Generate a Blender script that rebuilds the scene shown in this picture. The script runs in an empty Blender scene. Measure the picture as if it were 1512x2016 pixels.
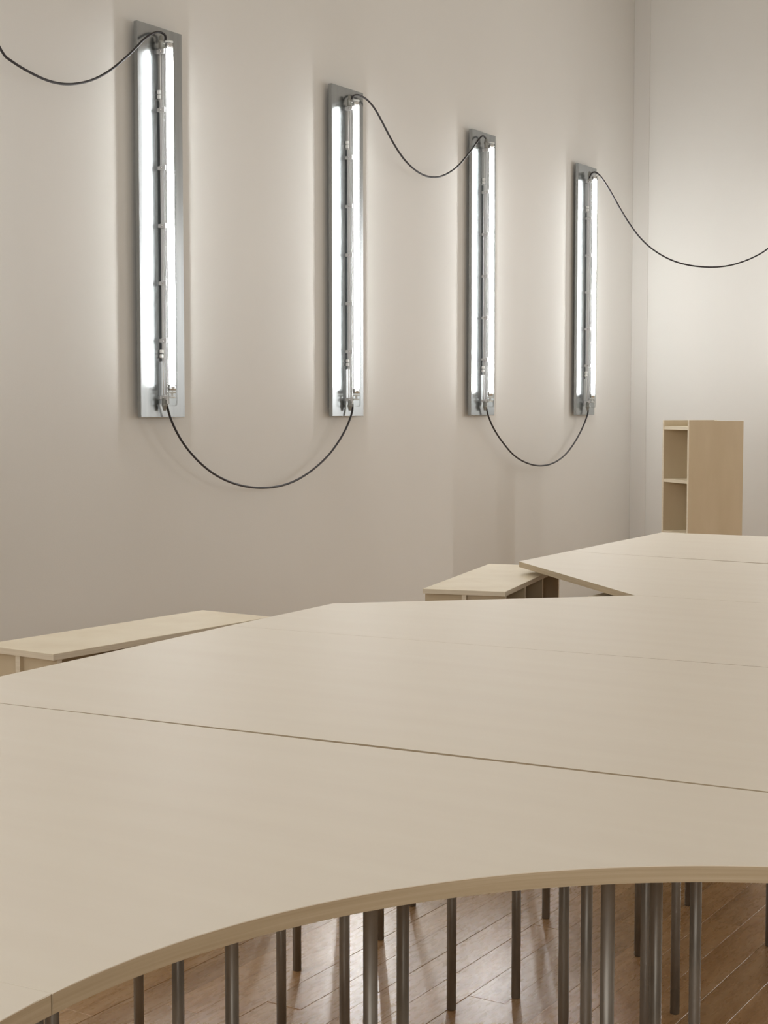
import bpy, bmesh, math, random
from mathutils import Vector, Matrix
random.seed(7)
R = math.radians
S = bpy.context.scene
col = S.collection

# ------------------------------------------------------------------ camera
cam = bpy.data.cameras.new('camera'); co = bpy.data.objects.new('camera', cam); col.objects.link(co)
co.location = (0, 0, 1.37); co.rotation_euler = (R(90 - 3.78), 0, R(31.9))
cam.sensor_fit = 'HORIZONTAL'; cam.sensor_width = 36; cam.lens = 36 * 3028 / 1512
cam.clip_start = .05; S.camera = co

# ------------------------------------------------------------------ world, exposure
w = bpy.data.worlds.new('world'); S.world = w; w.use_nodes = True
w.node_tree.nodes['Background'].inputs[0].default_value = (.9, .88, .84, 1)
w.node_tree.nodes['Background'].inputs[1].default_value = .0
vs = S.view_settings
vs.view_transform = 'Standard'; vs.look = 'None'; vs.gamma = 1; vs.use_curve_mapping = False
vs.exposure = -0.1
TUBE = 54.0            # emission of every fluorescent tube
LAMP_COL = (1.0, .997, .985)

def fill_strip(name, loc, rz, power):
    """an unseen area light added for fill, standing in for tube lamps beyond the frame"""
    l = bpy.data.lights.new(name, 'AREA'); l.shape = 'RECTANGLE'; l.size = .06; l.size_y = 1.47
    l.energy = power; l.color = LAMP_COL
    o = bpy.data.objects.new(name, l); col.objects.link(o)
    o.location = loc
    o.rotation_euler = (R(90), 0, rz)        # -Z of the lamp looks out of the wall
    return o
SP = 15
for y in (2.327, .813):
    fill_strip('fill_strip', (-4.42, y, 2.18), R(-90), SP * .6)
for x in (-1.55, 1.1, 2.4, 3.6):
    fill_strip('fill_strip', (x, 10.68, 2.18), R(180), SP * 2.0)
for x in (-2.2, -.7, .8, 2.3):  # fill added behind the camera to lift table edges, legs and floor
    fill_strip('fill_strip', (x, -2.45, 2.18), 0, SP * 1.75)

# ------------------------------------------------------------------ materials
def mat(name):
    m = bpy.data.materials.new(name); m.use_nodes = True
    nt = m.node_tree
    return m, nt, nt.nodes['Principled BSDF'], nt.nodes.new, nt.links.new

def ramp(nt, stops):
    n = nt.nodes.new('ShaderNodeValToRGB'); e = n.color_ramp.elements
    while len(e) < len(stops): e.new(.5)
    for i, (p, c) in enumerate(stops):
        e[i].position = p; e[i].color = (*c, 1)
    return n

def noise_mat(name, stops, scale, rough, vec_scale=(1, 1, 1), metallic=0, bump=0, detail=4, rough_var=0, spec=.5, bump_scale=None):
    m, nt, b, N, L = mat(name)
    tc = N('ShaderNodeTexCoord'); mp = N('ShaderNodeMapping'); mp.inputs['Scale'].default_value = vec_scale
    L(tc.outputs['Object'], mp.inputs['Vector'])
    n = N('ShaderNodeTexNoise'); n.inputs['Scale'].default_value = scale; n.inputs['Detail'].default_value = detail
    L(mp.outputs[0], n.inputs['Vector'])
    r = ramp(nt, stops); L(n.outputs['Fac'], r.inputs['Fac']); L(r.outputs['Color'], b.inputs['Base Color'])
    b.inputs['Roughness'].default_value = rough; b.inputs['Metallic'].default_value = metallic
    b.inputs['Specular IOR Level'].default_value = spec
    if rough_var:
        mr = N('ShaderNodeMapRange'); mr.inputs['To Min'].default_value = rough - rough_var; mr.inputs['To Max'].default_value = rough + rough_var
        L(n.outputs['Fac'], mr.inputs['Value']); L(mr.outputs[0], b.inputs['Roughness'])
    if bump:
        bp = N('ShaderNodeBump'); bp.inputs['Strength'].default_value = bump; bp.inputs['Distance'].default_value = .002
        n2 = n
        if bump_scale:
            n2 = N('ShaderNodeTexNoise'); n2.inputs['Scale'].default_value = bump_scale; n2.inputs['Detail'].default_value = 6
            L(mp.outputs[0], n2.inputs['Vector'])
        L(n2.outputs['Fac'], bp.inputs['Height']); L(bp.outputs[0], b.inputs['Normal'])
    return m

WALL = noise_mat('white_wall_paint', [(.3, (.72, .71, .68)), (.7, (.74, .73, .70))], 1.2, .75, bump=.12, bump_scale=160, spec=.25)
CEIL = noise_mat('ceiling_paint', [(.3, (.80, .78, .75)), (.7, (.82, .80, .77))], 2, .9)
PLY_TOP = noise_mat('pale_birch_face', [(.25, (.78, .705, .585)), (.55, (.80, .73, .61)), (.8, (.815, .75, .635))], 3.2, .52, (.5, 4.5, 3), bump=.02, bump_scale=30, rough_var=.05, spec=.45)
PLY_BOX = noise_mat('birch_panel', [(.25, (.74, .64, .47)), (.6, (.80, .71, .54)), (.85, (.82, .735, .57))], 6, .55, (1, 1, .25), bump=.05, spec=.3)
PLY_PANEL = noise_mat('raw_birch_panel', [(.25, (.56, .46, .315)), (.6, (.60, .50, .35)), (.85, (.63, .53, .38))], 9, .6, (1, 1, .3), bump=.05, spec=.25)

def ply_edge():
    m, nt, b, N, L = mat('plywood_edge')
    tc = N('ShaderNodeTexCoord'); mp = N('ShaderNodeMapping'); mp.inputs['Scale'].default_value = (2.2, 2.2, 150)
    L(tc.outputs['Object'], mp.inputs['Vector'])
    n = N('ShaderNodeTexNoise'); n.inputs['Scale'].default_value = 1.6; n.inputs['Detail'].default_value = 5
    L(mp.outputs[0], n.inputs['Vector'])
    r = ramp(nt, [(.20, (.22, .15, .085)), (.30, (.44, .345, .225)), (.55, (.49, .395, .265)), (.75, (.54, .445, .31))])
    L(n.outputs['Fac'], r.inputs['Fac']); L(r.outputs['Color'], b.inputs['Base Color'])
    b.inputs['Roughness'].default_value = .6; b.inputs['Specular IOR Level'].default_value = .25
    return m
PLY_EDGE = ply_edge()
PLY_EDGE_PALE = noise_mat('pale_plywood_edge', [(.3, (.66, .575, .44)), (.7, (.76, .68, .54))], 2, .55, (2, 2, 160), spec=.3)

STEEL = noise_mat('raw_steel_pipe', [(.28, (.13, .115, .095)), (.5, (.26, .24, .21)), (.72, (.36, .34, .31))], 16, .4, (1, 1, .22), metallic=.6, bump=.15, detail=7, rough_var=.1)
DARK = noise_mat('dark_rubber', [(.3, (.02, .017, .015)), (.7, (.03, .026, .022))], 20, .7)
CABLE = noise_mat('black_cable_sheath', [(.3, (.012, .010, .013)), (.7, (.02, .017, .02))], 30, .45)
GALV = noise_mat('brushed_metal_plate', [(.3, (.38, .405, .42)), (.7, (.45, .475, .485))], 5, .24, (1, 6, .35), metallic=1, rough_var=.03)
TRAY = noise_mat('grey_gear_tray', [(.3, (.52, .52, .52)), (.7, (.58, .58, .57))], 6, .45, metallic=.2)
GLAND = noise_mat('grey_plastic_gland', [(.3, (.20, .20, .18)), (.7, (.27, .27, .245))], 12, .4)
WHITEP = noise_mat('white_plastic', [(.3, (.72, .72, .70)), (.7, (.78, .78, .76))], 12, .4)
CHROME = noise_mat('bright_metal', [(.3, (.70, .70, .70)), (.7, (.78, .78, .78))], 10, .2, metallic=1)

def glass():
    m, nt, b, N, L = mat('clear_housing_plastic')
    nt.nodes.remove(b); out = nt.nodes['Material Output']
    t = N('ShaderNodeBsdfTransparent'); t.inputs[0].default_value = (.96, .97, .97, 1)
    g = N('ShaderNodeBsdfGlossy'); g.inputs['Roughness'].default_value = .06
    fr = N('ShaderNodeFresnel'); fr.inputs['IOR'].default_value = 1.45
    nz = N('ShaderNodeTexNoise'); nz.inputs['Scale'].default_value = 40
    mr = N('ShaderNodeMapRange'); mr.inputs['To Min'].default_value = .04; mr.inputs['To Max'].default_value = .09
    L(nz.outputs['Fac'], mr.inputs['Value']); L(mr.outputs[0], g.inputs['Roughness'])
    mx = N('ShaderNodeMixShader'); ml = N('ShaderNodeMath'); ml.operation = 'MULTIPLY'; ml.inputs[1].default_value = .4
    L(fr.outputs[0], ml.inputs[0]); L(ml.outputs[0], mx.inputs[0]); L(t.outputs[0], mx.inputs[1]); L(g.outputs[0], mx.inputs[2])
    L(mx.outputs[0], out.inputs['Surface'])
    return m
GLASS = glass()

def glow():
    m, nt, b, N, L = mat('lit_fluorescent_tube')
    b.inputs['Base Color'].default_value = (.9, .9, .9, 1)
    b.inputs['Emission Color'].default_value = (*LAMP_COL, 1)
    b.inputs['Emission Strength'].default_value = TUBE
    return m
GLOW = glow()

def floor_mat():
    m, nt, b, N, L = mat('worn_oak_plank')
    tc = N('ShaderNodeTexCoord'); geo = N('ShaderNodeNewGeometry'); oi = N('ShaderNodeObjectInfo')
    ad = N('ShaderNodeMath'); ad.operation = 'ADD'
    L(geo.outputs['Random Per Island'], ad.inputs[0]); L(oi.outputs['Random'], ad.inputs[1])
    fr = N('ShaderNodeMath'); fr.operation = 'FRACT'; L(ad.outputs[0], fr.inputs[0])
    # shift the grain per plank
    cx = N('ShaderNodeCombineXYZ'); mu = N('ShaderNodeMath'); mu.operation = 'MULTIPLY'; mu.inputs[1].default_value = 37
    L(fr.outputs[0], mu.inputs[0]); L(mu.outputs[0], cx.inputs['Z'])
    va = N('ShaderNodeVectorMath'); va.operation = 'ADD'; L(geo.outputs['Position'], va.inputs[0]); L(cx.outputs[0], va.inputs[1])
    mp = N('ShaderNodeMapping'); mp.inputs['Scale'].default_value = (9, 1.3, 1); L(va.outputs[0], mp.inputs['Vector'])
    n = N('ShaderNodeTexNoise'); n.inputs['Scale'].default_value = 3.5; n.inputs['Detail'].default_value = 7; n.inputs['Distortion'].default_value = .6
    L(mp.outputs[0], n.inputs['Vector'])
    r = ramp(nt, [(.25, (.50, .28, .11)), (.5, (.70, .44, .21)), (.75, (.78, .54, .30))])
    L(n.outputs['Fac'], r.inputs['Fac'])
    hs = N('ShaderNodeHueSaturation'); mr = N('ShaderNodeMapRange'); mr.inputs['To Min'].default_value = .82; mr.inputs['To Max'].default_value = 1.15
    L(fr.outputs[0], mr.inputs['Value']); L(mr.outputs[0], hs.inputs['Value']); L(r.outputs['Color'], hs.inputs['Color'])
    L(hs.outputs['Color'], b.inputs['Base Color'])
    # worn lacquer: fine relief in short dents
    n2 = N('ShaderNodeTexNoise'); n2.inputs['Scale'].default_value = 44; n2.inputs['Detail'].default_value = 8; n2.inputs['Distortion'].default_value = .5
    mp2 = N('ShaderNodeMapping'); mp2.inputs['Scale'].default_value = (2.2, .5, 1); L(va.outputs[0], mp2.inputs['Vector']); L(mp2.outputs[0], n2.inputs['Vector'])
    r2 = N('ShaderNodeMapRange'); r2.inputs['To Min'].default_value = .20; r2.inputs['To Max'].default_value = .36
    L(n2.outputs['Fac'], r2.inputs['Value']); L(r2.outputs[0], b.inputs['Roughness'])
    bp = N('ShaderNodeBump'); bp.inputs['Strength'].default_value = .10; bp.inputs['Distance'].default_value = .0016
    L(n2.outputs['Fac'], bp.inputs['Height']); L(bp.outputs[0], b.inputs['Normal'])
    b.inputs['Specular IOR Level'].default_value = .9; b.inputs['Coat Weight'].default_value = 1; b.inputs['Coat IOR'].default_value = 2.0; b.inputs['Coat Roughness'].default_value = .27; L(bp.outputs[0], b.inputs['Coat Normal'])
    return m
OAK = floor_mat()

# ------------------------------------------------------------------ mesh helpers
def box(bm, x0, x1, y0, y1, z0, z1, mi=0, bev=0):
    vs_ = [bm.verts.new(p) for p in ((x0, y0, z0), (x1, y0, z0), (x1, y1, z0), (x0, y1, z0), (x0, y0, z1), (x1, y0, z1), (x1, y1, z1), (x0, y1, z1))]
    fs = [bm.faces.new([vs_[i] for i in q]) for q in ((3, 2, 1, 0), (4, 5, 6, 7), (0, 1, 5, 4), (1, 2, 6, 5), (2, 3, 7, 6), (3, 0, 4, 7))]
    for f in fs: f.material_index = mi
    if bev:
        es = list({e for f in fs for e in f.edges})
        bmesh.ops.bevel(bm, geom=es, offset=bev, segments=1, affect='EDGES', profile=.5)
    return fs

def obox(bm, p0, p1, thick, z0, z1, side=0, mi=0):
    """an upright board along the plan segment p0-p1; side -1/0/1 puts the thickness left/centre/right"""
    a = Vector(p0); b = Vector(p1); d = (b - a).normalized(); n = Vector((d.y, -d.x)) * thick
    o = n * (-.5 if side == 0 else (0 if side > 0 else -1))
    q = [a + o, b + o, b + o + n, a + o + n]
    return prism(bm, q, z0, z1, mi, mi)

def prism(bm, poly, z0, z1, mtop=0, mside=1, bev=0):
    area = sum(poly[i][0] * poly[(i + 1) % len(poly)][1] - poly[(i + 1) % len(poly)][0] * poly[i][1] for i in range(len(poly)))
    if area < 0: poly = poly[::-1]
    lo = [bm.verts.new((p[0], p[1], z0)) for p in poly]; hi = [bm.verts.new((p[0], p[1], z1)) for p in poly]
    ft = bm.faces.new(hi); ft.material_index = mtop
    fb = bm.faces.new(lo[::-1]); fb.material_index = mtop
    n = len(poly)
    for i in range(n):
        f = bm.faces.new((lo[i], lo[(i + 1) % n], hi[(i + 1) % n], hi[i])); f.material_index = mside
    if bev:
        bmesh.ops.bevel(bm, geom=list(ft.edges), offset=bev, segments=1, affect='EDGES')
    return ft

def lathe(bm, prof, seg=20, M=Matrix(), mi=0):
    """prof: (radius, height) pairs around local Z"""
    rings = []
    for r_, z in prof:
        if r_ < 1e-6: rings.append([bm.verts.new(M @ Vector((0, 0, z)))])
        else: rings.append([bm.verts.new(M @ Vector((r_ * math.cos(2 * math.pi * i / seg), r_ * math.sin(2 * math.pi * i / seg), z))) for i in range(seg)])
    for a, b in zip(rings, rings[1:]):
        for i in range(seg):
            j = (i + 1) % seg
            if len(a) == 1 and len(b) == 1: continue
            if len(a) == 1: f = bm.faces.new((a[0], b[j], b[i]))
            elif len(b) == 1: f = bm.faces.new((a[i], a[j], b[0]))
            else: f = bm.faces.new((a[i], a[j], b[j], b[i]))
            f.smooth = True; f.material_index = mi

def link(name, bm, mats, parent=None, loc=(0, 0, 0)):
    me = bpy.data.meshes.new(name)
    bmesh.ops.recalc_face_normals(bm, faces=bm.faces)
    bm.to_mesh(me); bm.free()
    for m in (mats if isinstance(mats, (list, tuple)) else [mats]): me.materials.append(m)
    o = bpy.data.objects.new(name, me); col.objects.link(o); o.location = loc
    if parent: o.parent = parent
    return o

def smooth_by_angle(o):
    for p in o.data.polygons: p.use_smooth = True
    o.data.set_sharp_from_angle(angle=R(35))

def tag(o, label=None, cat=None, group=None, kind=None):
    for k, v in (('label', label), ('category', cat), ('group', group), ('kind', kind)):
        if v: o[k] = v
    return o

def thing(name, label, cat, loc=(0, 0, 0), rz=0, group=None):
    o = bpy.data.objects.new(name, None); col.objects.link(o); o.location = loc; o.rotation_euler = (0, 0, rz)
    o.empty_display_size = .1
    return tag(o, label, cat, group)

# ------------------------------------------------------------------ the room
XW, YB, XR, YF, ZC = -4.545, 10.81, 4.4, -2.6, 5.0
def slab(name, label, dims, m):
    bm = bmesh.new(); box(bm, *dims); o = link(name, bm, m)
    return tag(o, label, 'room', kind='structure')
slab('wall_left', 'long white painted wall carrying the row of tube lamps', (XW - .2, XW, YF - .2, YB + .2, -.1, ZC + .1), WALL)
slab('wall_back', 'bright white end wall behind the plywood shelf tower', (XW, XR, YB, YB + .2, -.1, ZC + .1), WALL)
slab('wall_right', 'white wall opposite the lamp row, outside the photo', (XR, XR + .2, YF - .2, YB + .2, -.1, ZC + .1), WALL)
slab('wall_front', 'white wall behind the photographer', (XW, XR, YF - .2, YF, -.1, ZC + .1), WALL)
slab('ceiling', 'white ceiling above the lamp row, outside the photo', (XW, XR, YF, YB, ZC, ZC + .1), CEIL)

CORNER_TONE = noise_mat('corner_strip_tone', [(.3, (.705, .69, .66)), (.7, (.72, .705, .675))], 1.2, .75, spec=.25)  # tone of the thin corner strip, slightly darker than the wall
bm = bmesh.new(); box(bm, XW, XW + .125, YB - .006, YB, -.0, ZC, bev=.0015)
tag(link('corner_strip_1', bm, CORNER_TONE), 'narrow flat strip, slightly darker than the wall, running up the far corner of the room', 'corner_strip', kind='structure')
fl = slab('floor', 'worn brown oak plank floor under the plywood tables', (XW, XR, YF, YB, -.1, -.0165), OAK)
PW, PL, G = .095, 1.2, .0007
plank_me = None
rest = bmesh.new()
row = 0; x = XW
while x < XR - .01:
    x1 = min(x + PW, XR)
    y = YF - (row * .53) % PL
    while y < YB - .01:
        a, b = max(y, YF), min(y + PL, YB)
        cxm, cym = (x + x1) / 2, (a + b) / 2
        # plan position seen from the camera: depth and sideways offset
        dep = [-math.sin(R(31.9)) * cxm + math.cos(R(31.9)) * yy for yy in (a, b)]
        lat = math.cos(R(31.9)) * cxm + math.sin(R(31.9)) * cym
        seen = x1 - x > PW - .005 and b - a > PL - .01 and dep[1] > 3.1 and dep[0] < 5.0 and -1.45 < lat < 1.6
        if seen:
            if plank_me is None:
                bm = bmesh.new(); box(bm, -PW / 2 + G / 2, PW / 2 - G / 2, -PL / 2 + G / 2, PL / 2 - G / 2, -.016, 0, bev=.0004)
                o = link('plank', bm, OAK, fl); plank_me = o.data
            else:
                o = bpy.data.objects.new('plank', plank_me); col.objects.link(o); o.parent = fl
            o.location = (cxm, cym, random.uniform(-.0006, .0))
            o.rotation_euler = (random.uniform(-.0015, .0015), random.uniform(-.004, .004), 0)
        else:
            box(rest, x + G / 2, x1 - G / 2, a + G / 2, b - G / 2, -.0165, 0)
        y += PL
    x = x1; row += 1
tag(link('floorboards', rest, OAK, fl), kind='stuff')

# ------------------------------------------------------------------ tube lamps
PHZ, PWD = 1.72, .303
TS, TU = .052, -.002                # stand-off and sideways place of the tube axis on the plate
TZ0, TZ1 = .145, 1.617              # lit length
HZ0, HZ1 = .05, 1.655               # housing
def make_lamp():
    t = thing('tube_lamp', '', 'lamp')
    bm = bmesh.new(); box(bm, -.022, 0, -PWD / 2, PWD / 2, 0, PHZ, bev=.0018); link('mounting_plate', bm, GALV, t)
    for z in (.25, PHZ - .25):
        bm = bmesh.new(); box(bm, -.045, -.022, -.09, .09, z - .03, z + .03, bev=.002); link('wall_spacer', bm, DARK, t)
    # gear tray behind the tube, the driver box in its middle, thin wire rods to both ends
    bm = bmesh.new(); box(bm, .021, .027, TU - .013, TU + .013, HZ0 + .01, HZ1 - .02, bev=.001); gt = link('gear_tray', bm, TRAY, t)
    bm = bmesh.new(); box(bm, .007, .021, TU - .015, TU + .009, .25, 1.40, bev=.0015); link('driver_box', bm, TRAY, t)
    for za, zb in ((.06, .25), (1.40, 1.63)):
        bm = bmesh.new(); M = Matrix.Translation((.013, TU - .012, 0)); lathe(bm, [(0, za), (.003, za), (.003, zb), (0, zb)], 10, M)
        link('wire', bm, WHITEP, t)
    for z in (.265, 1.405):
        bm = bmesh.new(); box(bm, .004, .02, TU - .028, TU - .014, z, z + .016, bev=.002); box(bm, .004, .02, TU - .028, TU - .014, z + .020, z + .036, bev=.002)
        link('connector', bm, WHITEP, t)
    T0 = Matrix.Translation((TS, TU, 0))
    TR, AH = .0175, 98            # front diffuser spans +-AH degrees, the rest is the metal back
    pa = lambda a0, a1, n: [(TS + TR * math.cos(R(a0 + (a1 - a0) * i / n)), TU + TR * math.sin(R(a0 + (a1 - a0) * i / n))) for i in range(n + 1)]
    bm = bmesh.new(); prism(bm, pa(-AH, AH, 22), TZ0, TZ1, 0, 0); smooth_by_angle(link('lit_tube', bm, GLOW, t))
    bm = bmesh.new(); prism(bm, pa(AH, 360 - AH, 12), TZ0, TZ1, 0, 0); smooth_by_angle(link('tube_back', bm, TRAY, t))
    for s, z in ((-1, TZ0), (1, TZ1)):
        bm = bmesh.new(); lathe(bm, [(0, z), (.0185, z), (.0185, z + s * .022), (.015, z + s * .026), (0, z + s * .026)], 24, T0); lathe(bm, [(0, z + s * .024), (.003, z + s * .024), (.003, z + s * .036), (0, z + s * .036)], 8, T0 @ Matrix.Translation((.006, 0, 0)))
        link('tube_cap', bm, CHROME, t)
        bm = bmesh.new(); e = z + s * .030
        lathe(bm, [(0, e), (.019, e), (.019, e + s * .007), (0, e + s * .007)], 24, T0)
        if s < 0: lathe(bm, [(0, e + s * .022), (.017, e + s * .022), (.017, e + s * .030), (0, e + s * .030)], 24, T0); lathe(bm, [(.006, e), (.006, e + s * .024)], 12, T0)
        link('lamp_holder', bm, WHITEP, t)
    bm = bmesh.new(); r0 = .0245
    lathe(bm, [(0, HZ0), (r0 * .7, HZ0), (r0 * .93, HZ0 + .005), (r0, HZ0 + .016), (r0, HZ1 - .016), (r0 * .93, HZ1 - .005), (r0 * .7, HZ1), (0, HZ1)], 32, T0); link('housing', bm, GLASS, t)
    for k in range(7):
        z = .088 + k * .2535
        bm = bmesh.new(); box(bm, .014, .045, TU - .0265, TU - .019, z - .011, z + .011, bev=.002)
        c = link('clip', bm, TRAY, t)
        bm = bmesh.new(); lathe(bm, [(0, 0), (.0045, 0), (.0045, .002), (.003, .004), (0, .0045)], 12, Matrix.Translation((.026, TU - .0265, z)) @ Matrix.Rotation(R(90), 4, 'X')); link('rivet', bm, CHROME, c)
        bm = bmesh.new(); box(bm, 0, .014, TU - .022, TU + .006, z - .008, z + .008); link('stand_off', bm, TRAY, t)
    for s, z in ((-1, HZ0), (1, HZ1)):
        M = Matrix.Translation((.026, TU - .022, z + s * -.005)) @ Matrix.Rotation(R(90 - 90 * s), 4, 'X')
        bm = bmesh.new(); lathe(bm, [(0, -.03), (.011, -.03), (.011, -.006), (.013, -.006), (.013, .006), (.009, .008), (.009, .02), (.006, .026), (0, .026)], 16, M); link('cable_gland', bm, GLAND, t)
    return t

def copy_tree(o, parent=None):
    c = o.copy(); col.objects.link(c)
    if parent: c.parent = parent
    for ch in list(o.children): copy_tree(ch, c)
    return c

lamp0 = make_lamp()
LAMPS = [   # x, y, rotation, label
    (-4.5, 5.355, 0, 'leftmost and largest tube lamp on a grey metal plate on the white wall'),
    (-4.5, 6.869, 0, 'second tube lamp from the left on its metal plate, between two deep cable loops'),
    (-4.5, 8.383, 0, 'third tube lamp from the left, its plate crossed at the top by a black cable'),
    (-4.5, 9.897, 0, 'smallest tube lamp on a metal plate, nearest the corner of the room'),
    (-4.5, 3.841, 0, 'tube lamp left of the photo, fed by the cable leaving the left edge'),
    (-3.08, YB - .045, R(-90), 'tube lamp on the end wall, fed by the cable leaving the right edge'),
]
for i, (x, y, rz, lab) in enumerate(LAMPS):
    o = lamp0 if i == 0 else copy_tree(lamp0)
    o.location = (x, y, 1.339); o.rotation_euler = (0, 0, rz)
    tag(o, lab, 'lamp', 'tube lamps along the walls')

# ------------------------------------------------------------------ cables
def cable(pts, label, r_=.0053):
    cu = bpy.data.curves.new('cable', 'CURVE'); cu.dimensions = '3D'
    sp = cu.splines.new('NURBS'); sp.points.add(len(pts) - 1)
    for p, q in zip(sp.points, pts): p.co = (*q, 1)
    sp.order_u = 3; sp.use_endpoint_u = True; sp.resolution_u = 6
    cu.bevel_depth = r_; cu.bevel_resolution = 3; cu.use_fill_caps = True
    tmp = bpy.data.objects.new('tmp', cu); col.objects.link(tmp)
    dg = bpy.context.evaluated_depsgraph_get(); me = bpy.data.meshes.new_from_object(tmp.evaluated_get(dg))
    bpy.data.objects.remove(tmp); me.name = 'cable'
    me.materials.clear(); me.materials.append(CABLE)
    for p in me.polygons: p.use_smooth = True
    o = bpy.data.objects.new('cable', me); col.objects.link(o)
    return tag(o, label, 'cable', 'black cables between the lamps')
cable([(-4.475, 5.360, 2.995), (-4.475, 5.367, 3.018), (-4.475, 5.350, 3.028), (-4.475, 5.316, 3.030), (-4.475, 5.268, 3.011), (-4.475, 5.213, 2.974), (-4.475, 5.156, 2.922), (-4.475, 5.090, 2.869), (-4.475, 5.009, 2.809), (-4.475, 4.936, 2.766), (-4.475, 4.859, 2.731), (-4.475, 4.762, 2.703), (-4.475, 4.679, 2.693), (-4.475, 4.602, 2.696), (-4.475, 4.504, 2.714), (-4.475, 4.436, 2.732), (-4.475, 4.369, 2.755), (-4.475, 4.150, 3.115), (-4.475, 3.960, 3.045), (-4.475, 3.880, 3.065), (-4.475, 3.830, 3.015)],
      'black cable sagging from the largest lamp top out of the left edge')
cable([(-4.475, 5.347, 1.399), (-4.475, 5.357, 1.370), (-4.475, 5.371, 1.338), (-4.475, 5.409, 1.278), (-4.475, 5.476, 1.204), (-4.475, 5.586, 1.122), (-4.475, 5.718, 1.056), (-4.475, 5.874, 1.011), (-4.475, 6.057, 0.988), (-4.475, 6.249, 0.995), (-4.475, 6.426, 1.035), (-4.475, 6.611, 1.115), (-4.475, 6.730, 1.197), (-4.475, 6.813, 1.276), (-4.475, 6.853, 1.332), (-4.475, 6.877, 1.378), (-4.475, 6.872, 1.405)],
      'black cable in a deep loop below the two largest lamps')
cable([(-4.475, 6.862, 2.986), (-4.475, 6.867, 3.008), (-4.475, 6.896, 3.026), (-4.475, 6.945, 3.034), (-4.475, 7.015, 3.025), (-4.475, 7.081, 2.998), (-4.475, 7.148, 2.950), (-4.475, 7.237, 2.871), (-4.475, 7.343, 2.791), (-4.475, 7.452, 2.736), (-4.475, 7.581, 2.702), (-4.475, 7.706, 2.698), (-4.475, 7.841, 2.724), (-4.475, 8.003, 2.795), (-4.475, 8.139, 2.893), (-4.475, 8.221, 2.956), (-4.475, 8.278, 3.006), (-4.475, 8.316, 3.027), (-4.475, 8.349, 3.023), (-4.475, 8.369, 3.001), (-4.475, 8.369, 2.977)],
      'black cable sagging between the tops of the second and third lamps')
cable([(-4.475, 8.370, 1.404), (-4.475, 8.384, 1.376), (-4.475, 8.411, 1.326), (-4.475, 8.479, 1.253), (-4.475, 8.602, 1.166), (-4.475, 8.757, 1.079), (-4.475, 8.930, 1.029), (-4.475, 9.116, 1.003), (-4.475, 9.307, 1.011), (-4.475, 9.480, 1.051), (-4.475, 9.624, 1.120), (-4.475, 9.754, 1.212), (-4.475, 9.845, 1.299), (-4.475, 9.895, 1.370), (-4.475, 9.885, 1.409)],
      'black cable in a small loop below the two smallest lamps')
cable([(-4.472, 9.862, 2.964), (-4.466, 9.866, 2.991), (-4.451, 9.875, 3.009), (-4.433, 9.886, 3.009), (-4.412, 9.899, 2.991), (-4.382, 9.918, 2.946), (-4.337, 9.946, 2.860), (-4.285, 9.978, 2.752), (-4.225, 10.016, 2.641), (-4.165, 10.054, 2.551), (-4.095, 10.097, 2.478), (-4.005, 10.153, 2.415), (-3.900, 10.218, 2.373), (-3.766, 10.302, 2.356), (-3.647, 10.377, 2.366), (-3.543, 10.441, 2.405), (-3.469, 10.488, 2.446), (-3.418, 10.519, 2.485), (-3.323, 10.584, 2.590), (-3.243, 10.638, 2.724), (-3.170, 10.687, 2.887), (-3.132, 10.713, 2.964), (-3.110, 10.729, 2.983), (-3.100, 10.735, 2.964)],
      'black cable sagging across the room corner from the smallest lamp')

# ------------------------------------------------------------------ plywood tables
T1, TH = .75, .0235
CC, CR = Vector((-.2450, 1.2155)), .9029            # the round bay cut into the near edge
def arc(a0, a1, n):
    return [(CC.x + CR * math.cos(R(a0 + (a1 - a0) * i / n)), CC.y + CR * math.sin(R(a0 + (a1 - a0) * i / n))) for i in range(n + 1)]

PIPE_R = .01075
leg_me = None
def table(label, poly, legs, base):
    global leg_me
    t = thing('plywood_table', label, 'table', (base[0], base[1], 0), group='plywood tables of one long joined run')
    q = [(p[0] - base[0], p[1] - base[1]) for p in poly]
    bm = bmesh.new(); prism(bm, q, T1 - TH, T1, 0, 1, bev=.0012)
    o = link('tabletop', bm, [PLY_TOP, PLY_EDGE], t)
    for lx, ly in legs:
        if leg_me is None:
            bm = bmesh.new(); lathe(bm, [(0, .0), (PIPE_R - .001, 0), (PIPE_R, .001), (PIPE_R, T1 - TH), (0, T1 - TH)], 20)
            o = link('leg', bm, STEEL, t); leg_me = o.data
        else:
            o = bpy.data.objects.new('leg', leg_me); col.objects.link(o); o.parent = t
        o.location = (lx - base[0], ly - base[1], 0); o.rotation_euler = (0, 0, random.uniform(0, 6))
    return t
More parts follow.
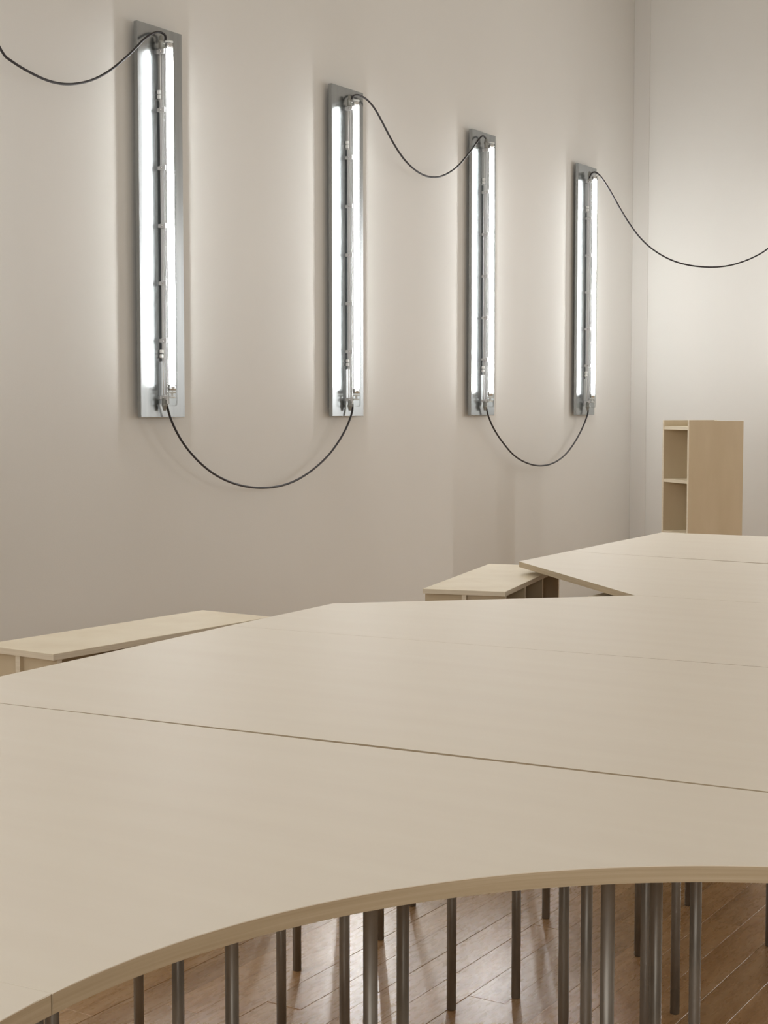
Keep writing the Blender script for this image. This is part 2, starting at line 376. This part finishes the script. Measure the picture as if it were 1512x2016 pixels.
# plan lines of the joints between the tables
s_a = lambda x: 1.1726 + 0.0750 * (x + 1.1468)
s_b = lambda x: 2.4271 + 0.0699 * (x + 0.7741)
s_c = lambda x: 3.6125 + 0.0730 * (x + 1.2477)
s_d = lambda x: 4.8078 + 0.0500 * (x + 1.9995)
s_e = lambda x: 6.1516 + -0.0887 * (x + 2.6899)
table('front plywood table with the curved cut-out edge and many steel legs',
      [(-2.5571, s_a(-2.5571) + .002), (-1.1464, 1.1735)] + arc(182.6, 90, 46) + [(-0.1767, 2.1184), (-0.1727, s_b(-0.1727) - .003), (-1.4697, s_b(-1.4697) - .007), (-2.6238, s_b(-2.6238) - .002)],
      [(-1.675, 1.679), (-1.574, 1.609), (-1.677, 2.020), (-1.434, 1.857), (-1.178, 1.855), (-1.320, 2.181), (-0.916, 2.111), (-0.933, 2.347)] + [(-2.490, 1.245), (-2.546, 2.208), (-2.329, 1.847), (-0.241, 2.208), (-0.402, 2.393)], (-0.8031, 2.3290))
table('small plywood table corner cut off at the bottom left of the photo',
      [(-2.5563, s_a(-2.5563) - .001), (-1.1470, 1.1713)] + arc(182.8, 236, 26) + [(-0.7389, 0.0803), (-2.4896, -0.0161)],
      [] + [(-2.450, 0.964), (-1.004, 0.281), (-2.409, 0.120)], (-1.6062, 0.6425))
table('second plywood table from the front, its left edge beside the long bench',
      [(-2.6254, s_b(-2.6254) + .002), (-1.4697, s_b(-1.4697) + .007), (-0.1727, s_b(-0.1727) + .003), (-0.2570, s_c(-0.2570) - .004), (-1.2528, s_c(-1.2528) - .002), (-2.7097, s_c(-2.7097) - .0004)],
      [(-2.125, 2.430), (-1.916, 2.656), (-2.131, 3.020), (-1.671, 2.534), (-2.076, 3.315), (-1.689, 3.006), (-1.595, 3.146), (-1.296, 2.768), (-1.148, 2.549), (-1.460, 3.558), (-1.156, 2.855), (-1.245, 3.253), (-0.978, 2.655)] + [(-0.281, 2.650), (-0.361, 3.534)], (-0.8031, 3.1321))
table('third plywood table, its far side cut diagonally before the middle bench',
      [(-2.7098, s_c(-2.7098) + .0004), (-1.2528, s_c(-1.2528) + .002), (-0.2570, s_c(-0.2570) + .004), (-0.3373, s_d(-0.3373) - .003), (-1.9981, s_d(-1.9981) - .002), (-2.7402, 4.0894)],
      [(-2.144, 3.592), (-1.784, 3.695), (-1.495, 4.001), (-1.202, 3.801)] + [(-2.634, 3.694), (-2.666, 4.056), (-2.249, 4.457), (-1.927, 4.698), (-0.964, 4.738), (-0.442, 4.658), (-0.402, 3.855)], (-0.9637, 4.3368))
table('fourth plywood table, its pointed left corner over the middle bench',
      [(-1.9997, s_d(-1.9997) + .003), (-0.3373, s_d(-0.3373) + .004), (-0.4256, s_e(-0.4256) - .006), (-2.8799, s_e(-2.8799) - .001), (-2.8602, 5.6483)],
      [(-2.450, 6.007), (-1.687, 5.060), (-1.526, 5.702), (-0.803, 5.060), (-0.482, 5.702)], (-0.9637, 5.5415))
table('farthest plywood table, ending in front of the shelf tower',
      [(-2.8803, s_e(-2.8803) + .001), (-1.9355, s_e(-1.9355) + .016), (-0.4256, s_e(-0.4256) + .012), (-0.5220, 7.5492), (-2.9270, 7.3817)],
      [(-2.570, 6.425), (-2.731, 7.228), (-1.606, 6.425), (-1.687, 7.308), (-0.602, 6.264), (-0.642, 7.389)], (-0.9637, 6.9870))

# ------------------------------------------------------------------ cubby benches
def bench(label, c, ang, L, W, H=.70, bays=3):
    """low cubby unit: origin at near right corner, length L along +Y, width W along -X"""
    t = thing('cubby_bench', label, 'bench', (c[0], c[1], 0), ang, group='low plywood cubby benches')
    bm = bmesh.new(); prism(bm, [(0, 0), (0, L), (-W, L), (-W, 0)], H - .018, H, 0, 1, bev=.001); link('top_board', bm, [PLY_BOX, PLY_EDGE_PALE], t)
    i = .004
    bm = bmesh.new(); prism(bm, [(-i, i), (-i, L - i), (-W + i, L - i), (-W + i, i)], .0, .02, 0, 1); link('bottom_board', bm, [PLY_BOX, PLY_EDGE_PALE], t)
    z0, z1 = .02, H - .018
    def panel(name, x0, x1, y0, y1, za, zb, axis):
        bm = bmesh.new(); box(bm, x0, x1, y0, y1, za, zb)
        for f in bm.faces:
            f.normal_update()
            if abs(f.normal[axis]) > .9: f.material_index = 1      # pale cut edge of the board
        link(name, bm, [PLY_PANEL, PLY_EDGE_PALE], t)
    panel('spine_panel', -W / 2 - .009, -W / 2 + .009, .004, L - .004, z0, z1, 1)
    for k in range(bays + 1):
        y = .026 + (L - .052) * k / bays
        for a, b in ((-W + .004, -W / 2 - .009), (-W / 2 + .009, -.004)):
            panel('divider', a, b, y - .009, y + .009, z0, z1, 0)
    z = .36
    for a, b in ((-W + .03, -W / 2 - .010), (-W / 2 + .010, -.03)):
        for k in range(bays):
            ya = .026 + (L - .052) * k / bays + .009; yb = .026 + (L - .052) * (k + 1) / bays - .009
            bm = bmesh.new(); box(bm, a, b, ya, yb, z, z + .018); link('shelf', bm, PLY_BOX, t)
    return t
bench('long cubby bench at the left edge, beside the table and under the largest lamp', (-2.992, 3.084), R(-3.4), .942, .300)
bench('cubby bench in the middle distance, half under the pointed far table corner', (-2.610, 5.043), R(13.5), .995, .319)
bench('cubby bench almost hidden under the far table, only its top edge showing', (-1.975, 4.93), R(0), .94, .315)

# ------------------------------------------------------------------ shelf tower
def tower():
    ang = math.atan2(-.77, -.64)      # local +Y runs along the wide blank side (away right), local +X along the open front to the left
    t = thing('shelf_tower', 'tall raw plywood shelf tower standing before the bright end wall', 'shelf', (-3.422, 9.062, 0), 0)
    o = Vector((0, 0)); e1 = Vector((-.77, .64)).normalized(); e2 = Vector((.64, .77)).normalized()
    W, D, H, th = .333, .382, 1.308, .0165
    def bd(name, a, b, z0, z1, m, flip=1, dz=0):
        bm = bmesh.new(); obox(bm, a, b, th, z0, z1, side=flip, mi=0); return link(name, bm, m, t)
    # side panels (near one is the wide blank face), back panel
    def quad(a0, a1, b0, b1, z0, z1, name, m, mside=None):
        p = [o + e1 * a0 + e2 * b0, o + e1 * a1 + e2 * b0, o + e1 * a1 + e2 * b1, o + e1 * a0 + e2 * b1]
        bm = bmesh.new(); prism(bm, [tuple(v) for v in p], z0, z1, 0, 1 if mside else 0, bev=.0008)
        return link(name, bm, [m, mside] if mside else m, t)
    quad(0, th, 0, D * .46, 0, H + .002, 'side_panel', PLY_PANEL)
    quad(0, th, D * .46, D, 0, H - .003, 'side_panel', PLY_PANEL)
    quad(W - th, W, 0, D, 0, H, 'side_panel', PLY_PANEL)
    quad(th, W - th, D * .58 - th, D * .58, 0, H, 'back_panel', PLY_BOX)  # paler than the side panels: lamp light on the back put into its colour
    quad(0, th, -.0025, 0, 0, H + .002, 'edge_strip', PLY_EDGE_PALE)
    quad(W - th, W, -.0025, 0, 0, H, 'edge_strip', PLY_EDGE_PALE)
    for z in (.02, .275, .606, .936, 1.269):
        quad(th, W - th, .0, D * .58 - th, z - .020, z, 'shelf', PLY_BOX, PLY_EDGE_PALE)
    return t
tower()
